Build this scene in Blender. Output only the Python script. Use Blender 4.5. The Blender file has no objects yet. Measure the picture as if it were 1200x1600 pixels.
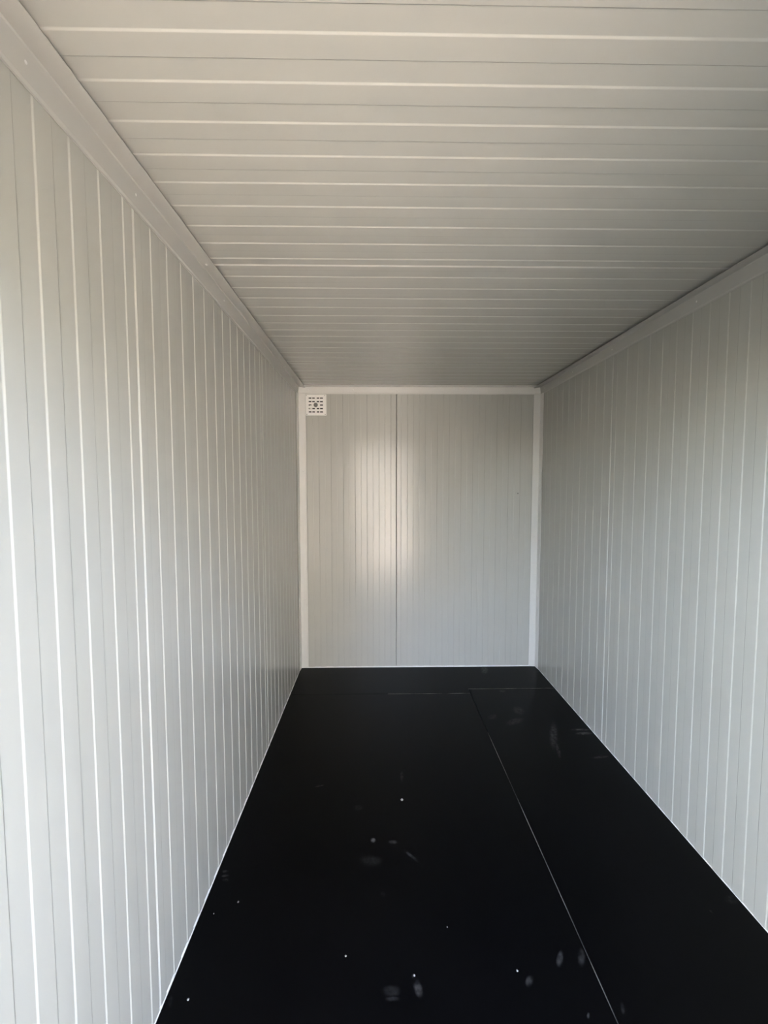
import bpy, bmesh, math, random
from mathutils import Vector, Matrix

random.seed(7)
SC = bpy.context.scene
COL = SC.collection

# ------------------------------------------------------------------ dimensions (metres)
W, D, H = 1.989, 3.662, 2.335          # inside width, camera plane to back wall, height
YF = -0.06                              # inner face of the end wall with the open doorway

# ------------------------------------------------------------------ camera
cam_d = bpy.data.cameras.new('camera')
cam = bpy.data.objects.new('camera', cam_d)
COL.objects.link(cam)
cam_d.sensor_fit = 'HORIZONTAL'
cam_d.sensor_width = 36.0
cam_d.lens = 36.0 * 693.7 / 1200.0
cam_d.clip_start = 0.02
pi_, ya_, ro_ = -0.063533, 0.016662, -0.000759
F = Vector((math.sin(ya_) * math.cos(pi_), math.cos(ya_) * math.cos(pi_), math.sin(pi_)))
R = Vector((math.cos(ya_), -math.sin(ya_), 0.0))
U = R.cross(F)
R2 = R * math.cos(ro_) + U * math.sin(ro_)
U2 = U * math.cos(ro_) - R * math.sin(ro_)
rot = Matrix((R2, U2, -F)).transposed()
cam.matrix_world = Matrix.Translation((0.641, 0.0, 1.5455)) @ rot.to_4x4()
SC.camera = cam

# ------------------------------------------------------------------ sky, sun, exposure
SUN_ELEV, SUN_AZ = math.radians(52), math.radians(-72)   # azimuth measured from +Y towards +X
world = bpy.data.worlds.new('sky')
SC.world = world
world.use_nodes = True
nt = world.node_tree
nt.nodes.clear()
sky = nt.nodes.new('ShaderNodeTexSky')
sky.sky_type = 'NISHITA'
sky.sun_disc = False
sky.sun_elevation = SUN_ELEV
sky.sun_rotation = SUN_AZ
sky.air_density = 1.0
sky.dust_density = 4.0
sky.ozone_density = 1.0
bg = nt.nodes.new('ShaderNodeBackground')
bg.inputs['Strength'].default_value = 0.70
wo = nt.nodes.new('ShaderNodeOutputWorld')
# scattered white cloud added over the whole sky to make its light less blue
tc = nt.nodes.new('ShaderNodeTexCoord')
cn = nt.nodes.new('ShaderNodeTexNoise')
cn.inputs['Scale'].default_value = 3.0
cn.inputs['Detail'].default_value = 6.0
nt.links.new(tc.outputs['Generated'], cn.inputs['Vector'])
cr = nt.nodes.new('ShaderNodeMapRange')
cr.inputs['From Min'].default_value = 0.35
cr.inputs['From Max'].default_value = 0.60
nt.links.new(cn.outputs[0], cr.inputs['Value'])
cmix = nt.nodes.new('ShaderNodeMix')
cmix.data_type = 'RGBA'
cmix.inputs['B'].default_value = (0.95, 0.90, 0.84, 1)
nt.links.new(cr.outputs[0], cmix.inputs['Factor'])
nt.links.new(sky.outputs[0], cmix.inputs['A'])
nt.links.new(cmix.outputs['Result'], bg.inputs[0])
nt.links.new(bg.outputs[0], wo.inputs[0])

sun_d = bpy.data.lights.new('sun', 'SUN')
sun_d.energy = 3.0
sun_d.angle = math.radians(0.53)
sun_d.color = (1.0, 0.94, 0.84)
sun = bpy.data.objects.new('sun', sun_d)
COL.objects.link(sun)
sd = Vector((math.cos(SUN_ELEV) * math.sin(SUN_AZ), math.cos(SUN_ELEV) * math.cos(SUN_AZ), math.sin(SUN_ELEV)))
sun.rotation_euler = sd.to_track_quat('Z', 'Y').to_euler()
sun.location = (-6, 2, 8)

vs = SC.view_settings
vs.view_transform = 'Standard'
vs.look = 'None'
vs.exposure = 4.46
vs.gamma = 1.0
vs.use_curve_mapping = False

# ------------------------------------------------------------------ materials
def new_mat(name):
    m = bpy.data.materials.new(name)
    m.use_nodes = True
    n = m.node_tree
    return m, n, n.nodes['Principled BSDF']

def painted_steel(name, color, rough, wave_scale, wave, grain=0.00003):
    m, n, b = new_mat(name)
    b.inputs['Base Color'].default_value = (*color, 1)
    b.inputs['Roughness'].default_value = rough
    b.inputs['Specular IOR Level'].default_value = 0.42
    geo = n.nodes.new('ShaderNodeNewGeometry')
    mp = n.nodes.new('ShaderNodeMapping')
    mp.inputs['Scale'].default_value = wave_scale
    no = n.nodes.new('ShaderNodeTexNoise')
    no.inputs['Scale'].default_value = 1.0
    no.inputs['Detail'].default_value = 1.0
    n.links.new(geo.outputs['Position'], mp.inputs['Vector'])
    n.links.new(mp.outputs[0], no.inputs['Vector'])
    fine = n.nodes.new('ShaderNodeTexNoise')
    fine.inputs['Scale'].default_value = 260.0
    fine.inputs['Detail'].default_value = 2.0
    n.links.new(geo.outputs['Position'], fine.inputs['Vector'])
    b1 = n.nodes.new('ShaderNodeBump')
    b1.inputs['Strength'].default_value = 1.0
    b1.inputs['Distance'].default_value = wave
    n.links.new(no.outputs[0], b1.inputs['Height'])
    b2 = n.nodes.new('ShaderNodeBump')
    b2.inputs['Strength'].default_value = 1.0
    b2.inputs['Distance'].default_value = grain
    n.links.new(fine.outputs[0], b2.inputs['Height'])
    n.links.new(b1.outputs[0], b2.inputs['Normal'])
    n.links.new(b2.outputs[0], b.inputs['Normal'])
    # faint handling dirt in the paint
    d = n.nodes.new('ShaderNodeTexNoise')
    d.inputs['Scale'].default_value = 3.0
    d.inputs['Detail'].default_value = 5.0
    n.links.new(geo.outputs['Position'], d.inputs['Vector'])
    mr = n.nodes.new('ShaderNodeMapRange')
    mr.inputs['From Min'].default_value = 0.3
    mr.inputs['From Max'].default_value = 0.8
    mr.inputs['To Min'].default_value = 1.0
    mr.inputs['To Max'].default_value = 0.965
    n.links.new(d.outputs[0], mr.inputs['Value'])
    mx = n.nodes.new('ShaderNodeVectorMath')
    mx.operation = 'SCALE'
    mx.inputs[0].default_value = color
    n.links.new(mr.outputs[0], mx.inputs['Scale'])
    n.links.new(mx.outputs[0], b.inputs['Base Color'])
    return m

PANEL = (0.475, 0.468, 0.425)
M_side = painted_steel('grey_white_panel_paint', PANEL, 0.20, (3.0, 9.0, 0.5), 0.0018)
M_back = painted_steel('grey_white_panel_paint_back', PANEL, 0.20, (9.0, 3.0, 0.5), 0.0018)
M_ceil = painted_steel('grey_white_panel_paint_ceiling', PANEL, 0.20, (0.5, 9.0, 3.0), 0.0018)
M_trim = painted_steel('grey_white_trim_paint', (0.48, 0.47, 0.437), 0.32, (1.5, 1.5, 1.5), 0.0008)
M_trim_far = painted_steel('pale_trim_paint_far', (0.70, 0.685, 0.645), 0.32, (1.5, 1.5, 1.5), 0.0008)  # far-wall trims get a paler tone than the side trims

def plain(name, color, rough, metallic=0.0):
    m, n, b = new_mat(name)
    b.inputs['Base Color'].default_value = (*color, 1)
    b.inputs['Roughness'].default_value = rough
    b.inputs['Metallic'].default_value = metallic
    no = n.nodes.new('ShaderNodeTexNoise')
    no.inputs['Scale'].default_value = 120.0
    bp = n.nodes.new('ShaderNodeBump')
    bp.inputs['Strength'].default_value = 0.15
    bp.inputs['Distance'].default_value = 0.0005
    n.links.new(no.outputs[0], bp.inputs['Height'])
    n.links.new(bp.outputs[0], b.inputs['Normal'])
    return m

M_shell = plain('insulation_core', (0.35, 0.34, 0.31), 0.8)
M_rivet = plain('painted_rivet', (0.74, 0.73, 0.70), 0.3)
M_vent = plain('white_vent_plastic', (0.90, 0.88, 0.84), 0.35)
M_knob = plain('grey_vent_knob', (0.16, 0.145, 0.135), 0.5)
M_dark = plain('black_depth_paint', (0.004, 0.004, 0.004), 0.9)
M_screw = plain('dull_screw', (0.30, 0.28, 0.25), 0.4, 0.6)
M_bead = plain('white_sealant', (0.74, 0.74, 0.72), 0.45)
M_crumb = plain('white_crumb', (0.34, 0.33, 0.31), 0.8)
M_scrap = plain('pale_foam', (0.72, 0.70, 0.62), 0.8)

# black film-faced floor board with its scuffs and dusty prints
MARKS = [(0.623,1.834,0.0105,0.0105,2.382,1.0),(0.709,1.823,0.0194,0.0103,3.132,0.2),(0.781,1.752,0.0393,0.0076,2.299,0.25),(0.616,1.73,0.0473,0.0248,3.113,0.09),(0.765,1.264,0.0257,0.0119,1.82,0.5),(0.754,1.299,0.0055,0.005,1.187,0.4),(0.684,1.26,0.0254,0.0154,3.134,0.2),(0.687,1.238,0.0212,0.0066,3.126,0.25),(0.034,1.689,0.013,0.0058,3.033,0.3),(0.04,1.671,0.0153,0.0057,3.066,0.3),(0.047,1.651,0.0129,0.0068,2.974,0.3),(1.73,2.628,0.1499,0.0221,1.181,0.22),(1.693,2.47,0.0865,0.0112,1.316,0.2),(1.926,2.681,0.0646,0.0116,3.138,0.4),(1.922,2.638,0.0521,0.0154,-3.116,0.4),(1.905,2.4,0.0549,0.0109,-3.002,0.22),(1.236,1.342,0.027,0.0091,0.978,0.3),(1.307,1.345,0.0306,0.0113,1.065,0.25),(1.114,1.279,0.019,0.0101,0.802,0.3),(1.255,1.185,0.0088,0.0041,0.987,0.5),(1.365,1.203,0.0166,0.0055,1.215,0.22),(0.772,2.254,0.0412,0.0102,1.511,0.15),(0.345,2.187,0.0226,0.0049,-2.951,0.4),(0.021,1.243,0.0153,0.0055,1.89,0.2),(1.538,3.596,0.092,0.0311,1.303,0.18),(0.551,2.03,0.0246,0.0209,2.967,0.1),(1.965,1.537,0.0348,0.0168,-2.767,0.15),(1.849,1.49,0.0068,0.0049,1.731,0.25),(1.542,2.786,0.0741,0.0308,-2.601,0.12),(1.41,2.844,0.0426,0.0259,-2.456,0.08),(0.661,1.578,0.0104,0.0096,1.578,0.12),(1.577,3.206,0.0255,0.0191,-2.715,0.12),(1.607,2.924,0.0568,0.0396,1.436,0.1)]

def math_node(n, op, a=None, b=None, clamp=False):
    q = n.nodes.new('ShaderNodeMath')
    q.operation = op
    q.use_clamp = clamp
    for i, v in enumerate((a, b)):
        if v is None:
            continue
        if isinstance(v, (int, float)):
            q.inputs[i].default_value = v
        else:
            n.links.new(v, q.inputs[i])
    return q.outputs[0]

def floor_material():
    m, n, b = new_mat('black_film_faced_plywood')
    geo = n.nodes.new('ShaderNodeNewGeometry')
    warp = n.nodes.new('ShaderNodeTexNoise')
    warp.inputs['Scale'].default_value = 30.0
    warp.inputs['Detail'].default_value = 4.0
    n.links.new(geo.outputs['Position'], warp.inputs['Vector'])
    ws = n.nodes.new('ShaderNodeVectorMath')
    ws.operation = 'MULTIPLY_ADD'
    ws.inputs[1].default_value = (0.014, 0.014, 0)
    n.links.new(warp.outputs['Color'], ws.inputs[0])
    n.links.new(geo.outputs['Position'], ws.inputs[2])
    total = None
    for (cx, cy, a, c, ang, s) in MARKS:
        mp = n.nodes.new('ShaderNodeMapping')
        mp.vector_type = 'TEXTURE'
        mp.inputs['Location'].default_value = (cx + 0.007, cy + 0.007, 0)
        mp.inputs['Rotation'].default_value = (0, 0, ang)
        mp.inputs['Scale'].default_value = (a, c, 1)
        n.links.new(ws.outputs[0], mp.inputs['Vector'])
        ln = n.nodes.new('ShaderNodeVectorMath')
        ln.operation = 'LENGTH'
        n.links.new(mp.outputs[0], ln.inputs[0])
        mr = n.nodes.new('ShaderNodeMapRange')
        mr.interpolation_type = 'SMOOTHSTEP'
        mr.inputs['From Min'].default_value = 0.35
        mr.inputs['From Max'].default_value = 1.25
        mr.inputs['To Min'].default_value = min(1.0, s * (0.40 + max(0.0, cy - 1.1) * 0.62))   # marks further in are drawn stronger
        mr.inputs['To Max'].default_value = 0.0
        n.links.new(ln.outputs['Value'], mr.inputs['Value'])
        total = mr.outputs[0] if total is None else math_node(n, 'MAXIMUM', total, mr.outputs[0])
    br = n.nodes.new('ShaderNodeTexNoise')
    br.inputs['Scale'].default_value = 55.0
    br.inputs['Detail'].default_value = 6.0
    n.links.new(geo.outputs['Position'], br.inputs['Vector'])
    brk = n.nodes.new('ShaderNodeMapRange')
    brk.inputs['From Min'].default_value = 0.3
    brk.inputs['From Max'].default_value = 0.65
    n.links.new(br.outputs[0], brk.inputs['Value'])
    marks = math_node(n, 'MULTIPLY', total, brk.outputs[0])
    film = n.nodes.new('ShaderNodeTexNoise')
    film.inputs['Scale'].default_value = 2.2
    film.inputs['Detail'].default_value = 7.0
    n.links.new(geo.outputs['Position'], film.inputs['Vector'])
    fr = n.nodes.new('ShaderNodeMapRange')
    fr.inputs['From Min'].default_value = 0.45
    fr.inputs['From Max'].default_value = 0.85
    fr.inputs['To Max'].default_value = 0.006
    n.links.new(film.outputs[0], fr.inputs['Value'])
    fac = math_node(n, 'ADD', marks, fr.outputs[0], True)
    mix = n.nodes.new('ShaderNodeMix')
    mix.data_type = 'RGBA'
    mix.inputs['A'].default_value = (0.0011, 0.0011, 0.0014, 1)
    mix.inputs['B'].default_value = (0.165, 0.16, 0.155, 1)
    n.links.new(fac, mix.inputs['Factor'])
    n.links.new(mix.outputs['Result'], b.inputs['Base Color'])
    b.inputs['Roughness'].default_value = 0.38
    b.inputs['Specular IOR Level'].default_value = 0.07
    return m

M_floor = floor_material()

def filler_material(name, scale, lo, pale):
    m, n, b = new_mat(name)
    geo = n.nodes.new('ShaderNodeNewGeometry')
    no = n.nodes.new('ShaderNodeTexNoise')
    no.inputs['Scale'].default_value = scale
    no.inputs['Detail'].default_value = 5.0
    n.links.new(geo.outputs['Position'], no.inputs['Vector'])
    r = n.nodes.new('ShaderNodeValToRGB')
    r.color_ramp.elements[0].position = lo
    r.color_ramp.elements[0].color = (0.02, 0.02, 0.02, 1)
    r.color_ramp.elements[1].position = 0.66
    r.color_ramp.elements[1].color = pale
    n.links.new(no.outputs[0], r.inputs[0])
    n.links.new(r.outputs[0], b.inputs['Base Color'])
    b.inputs['Roughness'].default_value = 0.8
    return m
M_seam = filler_material('dusty_seam_edge', 5.0, 0.40, (0.26, 0.25, 0.22, 1))
M_seam_pale = filler_material('pale_seam_edge', 9.0, 0.30, (0.60, 0.57, 0.52, 1))

def ground_material():
    m, n, b = new_mat('pale_bounce_strip')
    geo = n.nodes.new('ShaderNodeNewGeometry')
    no = n.nodes.new('ShaderNodeTexNoise')
    no.inputs['Scale'].default_value = 14.0
    no.inputs['Detail'].default_value = 8.0
    n.links.new(geo.outputs['Position'], no.inputs['Vector'])
    r = n.nodes.new('ShaderNodeValToRGB')
    r.color_ramp.elements[0].position = 0.3
    r.color_ramp.elements[0].color = (0.275, 0.243, 0.205, 1)
    r.color_ramp.elements[1].position = 0.7
    r.color_ramp.elements[1].color = (0.39, 0.345, 0.29, 1)
    n.links.new(no.outputs[0], r.inputs[0])
    n.links.new(r.outputs[0], b.inputs['Base Color'])
    b.inputs['Roughness'].default_value = 0.9
    return m
M_ground = ground_material()
M_tarmac = plain('dark_tarmac', (0.024, 0.023, 0.020), 0.95)
M_hedge = plain('screen_hedge_foliage', (0.030, 0.042, 0.020), 0.95)
M_render = plain('added_house_cream', (0.49, 0.452, 0.39), 0.9)
PX0, PX1, TREE_H = 0.45, 2.5, 2.2

# ------------------------------------------------------------------ helpers
def link(name, verts, faces, mat, parent=None, smooth=False, angle=None):
    me = bpy.data.meshes.new(name)
    me.from_pydata(verts, [], faces)
    bm = bmesh.new()
    bm.from_mesh(me)
    bmesh.ops.recalc_face_normals(bm, faces=bm.faces)
    if smooth:
        for f in bm.faces:
            f.smooth = True
        if angle:
            for e in bm.edges:
                if len(e.link_faces) == 2 and e.calc_face_angle(0) > angle:
                    e.smooth = False
    bm.to_mesh(me)
    bm.free()
    me.materials.append(mat)
    o = bpy.data.objects.new(name, me)
    COL.objects.link(o)
    if parent:
        o.parent = parent
    return o

def tag(o, label, cat, kind=None, group=None):
    o['label'] = label
    o['category'] = cat
    if kind:
        o['kind'] = kind
    if group:
        o['group'] = group
    return o

def box_data(x0, x1, y0, y1, z0, z1):
    v = [(x, y, z) for x in (x0, x1) for y in (y0, y1) for z in (z0, z1)]
    f = [(0, 1, 3, 2), (4, 6, 7, 5), (0, 4, 5, 1), (2, 3, 7, 6), (0, 2, 6, 4), (1, 5, 7, 3)]
    return v, f

def box(name, b, mat, parent=None):
    v, f = box_data(*b)
    return link(name, v, f, mat, parent)

def extrude_profile(pts, place, t0, t1):
    """closed 2D loop pts swept straight from t0 to t1; place(s, d, t) -> xyz"""
    k = len(pts)
    v = [place(s, d, t0) for s, d in pts] + [place(s, d, t1) for s, d in pts]
    f = [(i, (i + 1) % k, k + (i + 1) % k, k + i) for i in range(k)]
    f += [tuple(range(k - 1, -1, -1)), tuple(range(k, 2 * k))]
    return v, f

# ------------------------------------------------------------------ the ribbed sandwich panel
COVER, PITCH = 1.313, 0.0981
RAISE = 0.0020
UP, DOWN = 0.0024, 0.0016               # half widths of the sloped and the steep rib flank
GAP = 0.0016

def rib_height(s):
    """height of the ribbed face at s along one panel (0..COVER)"""
    ups = [0.092 + PITCH * i for i in range(13)]
    downs = [0.041] + [u + 0.049 for u in ups[:-1]]
    if s < downs[0]:
        return RAISE
    for i in range(13):
        if downs[i] <= s < ups[i]:
            return 0.0
        if ups[i] <= s and (i == 12 or s < downs[i + 1]):
            return RAISE
    return RAISE

def panel_profile(s0, s1, cut0=False, cut1=False):
    """(s, d) along the face from s0 to s1 inside one panel; real edges roll into the joint"""
    pts = []
    if cut0:
        pts.append((s0, rib_height(s0)))
    else:
        pts += [(GAP, -0.012), (GAP + 0.0012, -0.004), (GAP + 0.0055, RAISE - 0.0002)]
    ev = []
    ups = [0.092 + PITCH * i for i in range(13)]
    for u in ups:
        ev.append((u, 1))
    ev.append((0.041, 0))
    for u in ups[:-1]:
        ev.append((u + 0.049, 0))
    ev.sort()
    prev = GAP + 0.006 if not cut0 else s0
    for pos, up in ev:
        w = UP if up else DOWN
        a, b = pos - w, pos + w
        if a <= s0 + 0.008 or b >= s1 - 0.008:
            if pos > s0:
                continue
            prev = max(prev, b)
            continue
        lo, hi = (0.0, RAISE) if up else (RAISE, 0.0)
        mid = 0.5 * (prev + a)
        crown = 0.00030
        pts.append((mid, lo + crown))
        pts.append((a - 0.0007, lo))
        for k in (0.0, 0.22, 0.5, 0.78, 1.0):          # soft S-shaped flank, as roll-formed
            pts.append((a + (b - a) * k, lo + (hi - lo) * k * k * (3 - 2 * k)))
        pts.append((b + 0.0007, hi))
        prev = b
    if cut1:
        pts.append((s1, rib_height(s1)))
    else:
        pts += [(COVER - GAP - 0.003, RAISE), (COVER - GAP - 0.0004, RAISE - 0.0012), (COVER - GAP, -0.012)]
    return pts

def panels(parent, joints, lo, hi, place, t0, t1, mat):
    """one mesh per sandwich panel between lo and hi; joints are the panel starts"""
    for j in joints:
        a, b = max(lo, j), min(hi, j + COVER)
        if b - a < 0.02:
            continue
        p = panel_profile(a - j, b - j, a > j + 1e-4, b < j + COVER - 1e-4)
        pts = [(s + j, d) for s, d in p]
        loop = pts + [(pts[-1][0], -0.02), (pts[0][0], -0.02)]
        v, f = extrude_profile(loop, place, t0, t1)
        link('panel', v, f, mat, parent, smooth=True, angle=math.radians(24))

Z0 = -0.02
OUT = 0.08
# walls, ceiling: an outer slab each, its visible panels are children
wl = tag(box('wall_left', (-OUT, -0.021, YF - 0.06, D + OUT, Z0, H + OUT), M_shell), 'left side wall of light grey ribbed sandwich panels', 'wall', 'structure')
wr = tag(box('wall_right', (W + 0.021, W + OUT, YF - 0.06, D + OUT, Z0, H + OUT), M_shell), 'right side wall of light grey ribbed sandwich panels', 'wall', 'structure')
wb = tag(box('wall_back', (-0.0205, W + 0.0205, D + 0.021, D + OUT, Z0, H + 0.0205), M_shell), 'far end wall of light grey ribbed panels with a dark joint', 'wall', 'structure')
ce = tag(box('ceiling', (-0.0205, W + 0.0205, YF - 0.06, D + 0.0205, H + 0.021, H + OUT), M_shell), 'ceiling of light grey ribbed panels laid across the room', 'ceiling', 'structure')

panels(wl, [1.222 - COVER, 1.222, 1.222 + COVER], YF, D, lambda s, d, t: (d, s, t), Z0, H, M_side)
panels(wr, [2.546 - 2 * COVER, 2.546 - COVER, 2.546], YF, D, lambda s, d, t: (W - d, s, t), Z0, H, M_side)
panels(wb, [0.803 - COVER, 0.803], 0.0, W, lambda s, d, t: (s, D - d, t), Z0, H, M_back)
panels(ce, [1.660 - 2 * COVER, 1.660 - COVER, 1.660, 1.660 + COVER], YF, D, lambda s, d, t: (t, s, H - d), 0.0, W, M_ceil)

# end wall behind the camera with the open doorway
DX0, DX1, DZ = 0.25, 1.20, 2.15
v, f = [], []
for b in ((-0.02, DX0, YF - 0.06, YF, Z0, H + 0.02), (DX1, W + 0.02, YF - 0.06, YF, Z0, H + 0.02), (DX0, DX1, YF - 0.06, YF, DZ, H + 0.02)):
    bv, bf = box_data(*b)
    f += [tuple(i + len(v) for i in q) for q in bf]
    v += bv
wf = tag(link('wall_front', v, f, M_side), 'end wall around the open doorway', 'wall', 'structure')

# ------------------------------------------------------------------ floor of black boards
fl = tag(box('floor', (-0.02, W + 0.02, YF - 0.06, D + 0.02, -0.08, -0.0205), M_shell), 'black film-faced plywood floor with scuffs and dusty seams', 'floor', 'structure')
g = 0.0010
def board(poly):
    k = len(poly)
    v = [(x, y, -0.0205) for x, y in poly] + [(x, y, -0.0012) for x, y in poly]
    c = Vector((sum(p[0] for p in poly) / k, sum(p[1] for p in poly) / k))
    # tiny chamfer at the top edge
    def inset(i):
        p0, p1, p2 = Vector(poly[i - 1]), Vector(poly[i]), Vector(poly[(i + 1) % k])
        a, b = (p1 - p0).normalized(), (p2 - p1).normalized()
        n1, n2 = Vector((-a.y, a.x)), Vector((-b.y, b.x))
        return p1 + (n1 + n2) * 0.0008
    v += [(*inset(i), 0.0) for i in range(k)]
    f = [tuple(range(k - 1, -1, -1)), tuple(range(2 * k, 3 * k))]
    for r in range(2):
        f += [(r * k + i, r * k + (i + 1) % k, (r + 1) * k + (i + 1) % k, (r + 1) * k + i) for i in range(k)]
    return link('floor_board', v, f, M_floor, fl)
XS, YA, YB = 1.331, 3.180, 3.250
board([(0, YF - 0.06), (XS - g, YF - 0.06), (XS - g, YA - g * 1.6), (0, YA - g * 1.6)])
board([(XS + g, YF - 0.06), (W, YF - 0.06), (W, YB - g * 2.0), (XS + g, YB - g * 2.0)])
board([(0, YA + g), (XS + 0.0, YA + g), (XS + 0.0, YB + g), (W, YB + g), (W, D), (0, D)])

def strip(x0, x1, y0, y1, mat=None):
    return box('seam_edge', (x0, x1, y0, y1, -0.004, -0.0004), mat or M_seam, fl)
strip(XS - g, XS + g, YF, 2.66)
strip(0.72, XS - g, YA - g * 1.6, YA + g, M_seam_pale)
strip(XS, W, YB - g * 2.0, YB + g, M_seam_pale)

# ------------------------------------------------------------------ white sealant bead along the floor
def bead_profile(r=0.0055):
    pts = [(0, 0)]
    for i in range(5):
        a = math.pi / 2 * i / 4
        pts.append((r * math.cos(a), r * math.sin(a)))
    return pts
bd = RAISE + 0.0002
def bead(name, place, t0, t1, label, r):
    v, f = extrude_profile(bead_profile(r), place, t0, t1)
    return tag(link(name, v, f, M_bead, smooth=True, angle=0.6), label, 'baseboard', 'structure')
bead('baseboard_left', lambda a, b, t: (a - 0.001, t, b), YF, D, 'thin white bead where the left wall meets the floor', 0.0052)
bead('baseboard_right', lambda a, b, t: (W + 0.001 - a, t, b), YF, D, 'thin white bead where the right wall meets the floor', 0.004)
bead('baseboard_back', lambda a, b, t: (t, D + 0.001 - a, b), 0.004, W - 0.004, 'thin white bead where the far wall meets the floor', 0.008)

# ------------------------------------------------------------------ folded corner trims with rivets
LEG, TH, STAND = 0.0655, 0.0012, 0.0035
def angle_profile(leg1=LEG, leg2=LEG, ca=0.0, cb=0.0, s1=0.0, s2=0.0):
    """L section with hemmed edges; leg1 runs along the first axis, leg2 along the second.
    ca, cb lift the crease off either face; s1, s2 lift the free edges (a slightly rolled angle)"""
    o = RAISE + 0.0028                   # stands a little off the ribs
    h = -0.0021                          # the hem turns back towards the face
    A, B, e1, e2 = o + ca, o + cb, o + s1, o + s2
    m1, m2 = e1 * 0.86 + B * 0.14, e2 * 0.86 + A * 0.14
    p = [(leg1, e1 + h), (leg1 - 0.004, e1 + h), (leg1 - 0.009, m1), (A + 0.0015, B), (A, B + 0.0015), (m2, leg2 - 0.009), (e2 + h, leg2 - 0.004), (e2 + h, leg2)]
    q = [(leg1, e1 + h + TH), (leg1 - 0.0045, e1 + h + TH), (leg1 - 0.0095, m1 + TH), (A + TH + 0.0025, B + TH), (A + TH, B + TH + 0.0025), (m2 + TH, leg2 - 0.0095), (e2 + h + TH, leg2 - 0.0045), (e2 + h + TH, leg2)]
    return p + q[::-1]

def trim(name, place, t0, t1, label, leg1=LEG, leg2=LEG, ca=0.0, cb=0.0, s1=0.0, s2=0.0, mat=None):
    v, f = extrude_profile(angle_profile(leg1, leg2, ca, cb, s1, s2), place, t0, t1)
    return tag(link(name, v, f, mat or M_trim, smooth=True, angle=math.radians(20)), label, 'trim', 'structure')

# a: out of the wall, b: down / along
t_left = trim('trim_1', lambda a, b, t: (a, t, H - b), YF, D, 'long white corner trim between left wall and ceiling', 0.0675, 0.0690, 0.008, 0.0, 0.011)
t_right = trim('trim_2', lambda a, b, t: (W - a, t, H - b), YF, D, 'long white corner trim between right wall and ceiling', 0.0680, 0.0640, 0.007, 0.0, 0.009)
t_top = trim('trim_3', lambda a, b, t: (t, D - a, H - b), 0.005, W - 0.005, 'white corner trim along the top of the far wall', LEG, 0.0635, STAND, mat=M_trim_far)
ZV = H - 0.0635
t_vl = trim('trim_4', lambda a, b, t: (a, D - b, t), 0.0, ZV + 0.004, 'white upright corner trim at the far left', 0.0665, 0.0665, STAND, STAND, mat=M_trim_far)
t_vr = trim('trim_5', lambda a, b, t: (W - a, D - b, t), 0.0, ZV + 0.004, 'white upright corner trim at the far right', 0.0620, 0.0665, STAND, STAND, mat=M_trim_far)

def rivet_mesh():
    bm = bmesh.new()
    rings = [(0.0048, 0.0), (0.0044, 0.0012), (0.0030, 0.0022), (0.0014, 0.0026)]
    n = 10
    loops = [[bm.verts.new((r * math.cos(2 * math.pi * i / n), r * math.sin(2 * math.pi * i / n), z)) for i in range(n)] for r, z in rings]
    for a, b in zip(loops, loops[1:]):
        for i in range(n):
            bm.faces.new((a[i], a[(i + 1) % n], b[(i + 1) % n], b[i]))
    bm.faces.new(loops[-1])
    for f in bm.faces:
        f.smooth = True
    me = bpy.data.meshes.new('rivet')
    bm.to_mesh(me)
    bm.free()
    me.materials.append(M_rivet)
    return me
RIVET = rivet_mesh()
FACE = RAISE + 0.0028 + TH - 0.0003
FS, FB = FACE + 0.0034, FACE + STAND * 0.45   # rivet seats on the side and the far-wall trims
def rivet(parent, pos, normal):
    o = bpy.data.objects.new('rivet', RIVET)
    COL.objects.link(o)
    o.parent = parent
    o.location = pos
    o.rotation_euler = Vector(normal).to_track_quat('Z', 'Y').to_euler()
for y in (0.30, 0.860, 1.227, 1.902, 2.563, 3.069, 3.52):
    rivet(t_left, (FS, y, 2.304), (1, 0, 0))
for y in (0.32, 1.640, 3.002, 3.586):
    rivet(t_left, (0.0385, y, H - FACE - 0.0062), (0, 0, -1))
for y in (0.55, 1.20, 1.885, 2.552, 3.060, 3.56):
    rivet(t_right, (W - FS, y, 2.305), (-1, 0, 0))
for x in (0.091, 0.453, 0.807, 1.360, 1.892):
    rivet(t_top, (x, D - FB, 2.304), (0, -1, 0))
for z in (2.224, 1.915, 1.650, 1.171, 0.591, 0.09):
    rivet(t_vl, (0.0435, D - FB, z), (0, -1, 0))
for z in (2.2335, 1.681, 1.102, 0.625, 0.10):
    rivet(t_vr, (1.953, D - FB, z), (0, -1, 0))
for z in (2.231, 1.680, 1.152, 0.618):
    rivet(t_vr, (W - FB, 3.627, z), (-1, 0, 0))

# a drilled hole in the far wall
hole = bpy.data.objects.new('drill_hole', RIVET.copy())
hole.data.materials.clear()
hole.data.materials.append(M_dark)
COL.objects.link(hole)
hole.parent = wb
hole.location = (1.8105, D - RAISE - 0.0002, 1.4646)
hole.scale = (0.9, 0.9, 0.25)
hole.rotation_euler = (math.pi / 2, 0, 0)
hole['label'] = 'small dark drilled hole'

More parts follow.
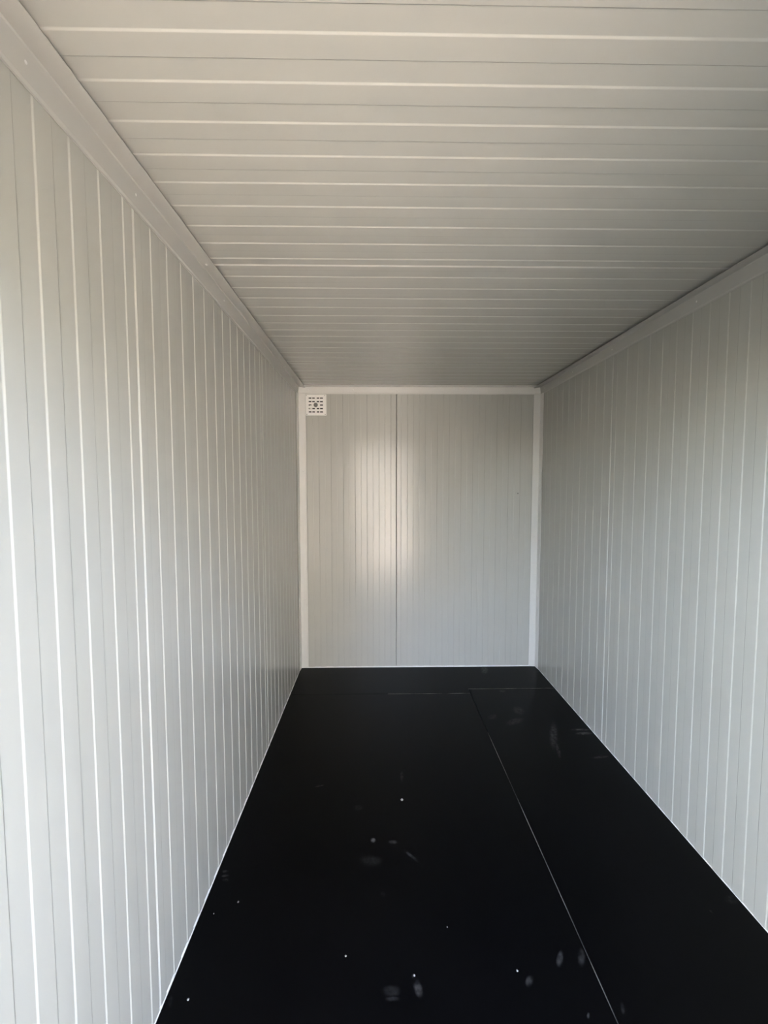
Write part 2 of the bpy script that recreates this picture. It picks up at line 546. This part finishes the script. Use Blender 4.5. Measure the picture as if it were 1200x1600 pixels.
# ------------------------------------------------------------------ ventilation grille
VX0, VX1, VZ0, VZ1 = 0.0690, 0.2345, 2.0985, 2.2660
VC = ((VX0 + VX1) / 2, (VZ0 + VZ1) / 2)
VY = D - 0.0065                         # front plane of the grille is in front of this
vent = bpy.data.objects.new('vent_grille', None)
vent.location = (VC[0], D - RAISE, VC[1])
COL.objects.link(vent)
tag(vent, 'square white slotted vent grille in the top left corner of the far wall', 'vent')
px = 0.0002115
def vx(p): return (p - 572) * px        # local x from the grille centre
def vz(p): return (682 - p) * px
xs = [(292, 397), (428, 528), (598, 697), (724, 836)]
zs = [(398, 442), (530, 576), (661, 706), (794, 838), (923, 966)]
hw, hh = (VX1 - VX0) / 2, (VZ1 - VZ0) / 2
xcuts = [-hw] + [vx(p) for ab in xs for p in ab] + [hw]
zcuts = sorted([-hh] + [vz(p) for ab in zs for p in ab] + [hh])
holes = set()
zslots = sorted([(vz(b), vz(a)) for a, b in zs])
for i in range(4):
    for j in range(5):
        if j == 2 and i in (1, 2):
            continue
        holes.add((1 + 2 * i, 1 + 2 * j))
bm = bmesh.new()
grid = {}
for i, x in enumerate(xcuts):
    for j, z in enumerate(zcuts):
        grid[i, j] = bm.verts.new((x, 0.0, z))
cells = []
for i in range(len(xcuts) - 1):
    for j in range(len(zcuts) - 1):
        if (i, j) not in holes:
            cells.append(bm.faces.new((grid[i, j], grid[i + 1, j], grid[i + 1, j + 1], grid[i, j + 1])))
ret = bmesh.ops.extrude_face_region(bm, geom=cells)
for e in ret['geom']:
    if isinstance(e, bmesh.types.BMVert):
        e.co.y -= 0.0030
bmesh.ops.recalc_face_normals(bm, faces=bm.faces)
# raise the slotted field slightly from the rim
me = bpy.data.meshes.new('slotted_plate')
bm.to_mesh(me)
bm.free()
me.materials.append(M_vent)
plate = bpy.data.objects.new('slotted_plate', me)
COL.objects.link(plate)
plate.parent = vent
plate.location = (0, -0.0055, 0)
# rim behind the plate
v, f = [], []
for b in ((-hw, -hw + 0.006, -0.0055, 0.0, -hh, hh), (hw - 0.006, hw, -0.0055, 0.0, -hh, hh), (-hw + 0.006, hw - 0.006, -0.0055, 0.0, hh - 0.006, hh), (-hw + 0.006, hw - 0.006, -0.0055, 0.0, -hh, -hh + 0.006)):
    bv, bf = box_data(*b)
    f += [tuple(i + len(v) for i in q) for q in bf]
    v += bv
link('frame', v, f, M_vent, vent)
# raised field frame around the slots
v, f = [], []
fx0, fx1, fz0, fz1 = vx(262), vx(868), vz(1022), vz(345)
for b in ((fx0 - 0.003, fx0, -0.0097, -0.0085, fz0, fz1), (fx1, fx1 + 0.003, -0.0097, -0.0085, fz0, fz1), (fx0 - 0.003, fx1 + 0.003, -0.0097, -0.0085, fz1, fz1 + 0.003), (fx0 - 0.003, fx1 + 0.003, -0.0097, -0.0085, fz0 - 0.003, fz0)):
    bv, bf = box_data(*b)
    f += [tuple(i + len(v) for i in q) for q in bf]
    v += bv
link('raised_border', v, f, M_vent, vent)
back = box('duct_dark_plate', (-hw + 0.0065, hw - 0.0065, -0.0012, -0.0004, -hh + 0.0065, hh - 0.0065), M_dark, vent)  # black plate painted in for the dark of the duct
back['label'] = 'black plate standing in for the dark behind the slots'
# knob
def disc(name, r, y0, y1, x, z, mat, parent, n=20, bev=0.0015):
    rings = [(r, y0), (r, y1 + bev), (r - bev, y1)]
    v, f = [], []
    for rr, y in rings:
        v += [(x + rr * math.cos(2 * math.pi * i / n), y, z + rr * math.sin(2 * math.pi * i / n)) for i in range(n)]
    for k in range(2):
        f += [(k * n + i, k * n + (i + 1) % n, (k + 1) * n + (i + 1) % n, (k + 1) * n + i) for i in range(n)]
    f += [tuple(range(n)), tuple(range(2 * n, 3 * n))]
    return link(name, v, f, mat, parent)
kn = disc('knob', 0.0172, -0.0085, -0.0135, vx(562), vz(680), M_knob, vent)
kn['label'] = 'round grey knob'
for sx, sz in ((208, 322), (912, 318), (222, 1035), (920, 1035)):
    s = disc('screw', 0.0034, -0.0085, -0.0100, vx(sx), vz(sz), M_screw, vent, 10, 0.0006)
    s['label'] = 'small grey screw head'
# a scrap of pale foam lodged behind the slots
bm = bmesh.new()
bmesh.ops.create_icosphere(bm, subdivisions=2, radius=1.0)
for q in bm.verts:
    k = 1 + 0.18 * math.sin(5 * q.co.x + 3 * q.co.z) + random.uniform(-.08, .08)
    q.co = Vector((q.co.x * 0.0125 * k, q.co.y * 0.0020, q.co.z * 0.0165 * k))
me = bpy.data.meshes.new('foam_scrap')
bm.to_mesh(me)
bm.free()
me.materials.append(M_scrap)
fs = bpy.data.objects.new('foam_scrap', me)
COL.objects.link(fs)
fs.parent = vent
fs.location = (vx(372), -0.0034, vz(757))
fs['label'] = 'scrap of pale foam caught behind the slots'

# ------------------------------------------------------------------ white crumbs on the floor
CRUMBS = [((0.762, 2.078), 0.0062, 'largest white crumb, alone in the middle of the black floor'),
          ((0.126, 1.557), 0.0034, 'white crumb close to the left wall, right of the ladder-like smudge'),
          ((0.052, 1.514), 0.0026, 'faint white crumb nearest the left wall bead, left of another crumb'),
          ((0.537, 1.362), 0.0030, 'white crumb lying between the left wall and the wedge-shaped smear'),
          ((0.073, 1.247), 0.0030, 'white crumb by the left wall near the bottom edge of the photo'),
          ((1.085, 1.308), 0.0036, 'white crumb left of the paired finger smudges by the long seam'),
          ((0.885, 1.451), 0.0026, 'white crumb up and right of the wedge-shaped smear'),
          ((0.757, 1.300), 0.0032, 'white crumb at the narrow tip of the wedge-shaped smear')]
for (x, y), r, lab in CRUMBS:
    bm = bmesh.new()
    bmesh.ops.create_icosphere(bm, subdivisions=2, radius=1.0)
    sx, sy = random.uniform(.7, 1.1), random.uniform(.8, 1.3)
    for q in bm.verts:
        k = random.uniform(.8, 1.12)
        q.co = Vector((q.co.x * r * sx * k, q.co.y * r * sy * k, (max(q.co.z, -0.55) + 0.55) * r * 0.6 * k))
    me = bpy.data.meshes.new('crumb')
    bm.to_mesh(me)
    bm.free()
    me.materials.append(M_crumb)
    o = bpy.data.objects.new('crumb', me)
    o.location = (x, y, 0.0)
    COL.objects.link(o)
    tag(o, lab, 'crumb', group='white crumbs on the black floor')

# ------------------------------------------------------------------ the yard outside the doorway
GZ = -0.16
v = [(-60, -60, GZ - 0.03), (60, -60, GZ - 0.03), (60, 60, GZ - 0.03), (-60, 60, GZ - 0.03)]
tag(link('ground', v, [(0, 1, 2, 3)], M_tarmac), 'dark tarmac yard outside the doorway', 'ground', 'structure')
tag(box('bounce_path', (PX0, PX1, -9.6, -1.3, GZ - 0.03, GZ), M_ground), 'pale concrete path added to bounce sunlight in at the doorway', 'bounce_path', 'structure')  # unseen pale strip added to bounce sunlight onto ceiling and left wall
# unseen facing house, added and sized to brighten the walls through the doorway
hx0, hx1, hy0, hy1, hz, hr = -2.5, 7.0, -16.0, -9.8, 2.6, 3.9
v = [(x, y, z) for y in (hy0, hy1) for x, z in ((hx0, GZ - 0.03), (hx1, GZ - 0.03), (hx1, hz), ((hx0 + hx1) / 2, hr), (hx0, hz))]
f = [(0, 1, 2, 3, 4), (9, 8, 7, 6, 5)] + [(i, (i + 1) % 5, 5 + (i + 1) % 5, 5 + i) for i in range(5)]
tag(link('added_facing_house', v, f, M_render), 'cream rendered gable end added across the yard to brighten the walls', 'house', 'structure')
# hedge of dark evergreens added to cut low sky light, taller on the right
bm = bmesh.new()
n, m = 90, 12
rows = []
for i in range(n + 1):
    th = math.radians(-200 + 220 * i / n)
    hgt = TREE_H * (1.4 + 0.7 * math.cos(th)) * (0.9 + 0.12 * math.sin(i * 0.9) + 0.06 * math.sin(i * 2.3))
    row = []
    for j in range(m + 1):
        u = j / m
        rr = 12.5 + 1.0 * math.cos(math.pi * u) * (1 if u < 0.999 else 1) + 0.25 * math.sin(i * 1.7 + j * 2.1)
        row.append(bm.verts.new((0.6 + rr * math.cos(th), rr * math.sin(th), GZ - 0.03 + hgt * math.sin(math.pi * u) ** 0.6)))
    rows.append(row)
for i in range(n):
    for j in range(m):
        bm.faces.new((rows[i][j], rows[i + 1][j], rows[i + 1][j + 1], rows[i][j + 1]))
bmesh.ops.recalc_face_normals(bm, faces=bm.faces)
me = bpy.data.meshes.new('screen_hedge')
bm.to_mesh(me)
bm.free()
me.materials.append(M_hedge)
hd = bpy.data.objects.new('screen_hedge', me)
COL.objects.link(hd)
tag(hd, 'tall dark evergreen hedge added around the yard to hold back low sky light', 'screen_hedge', 'structure')
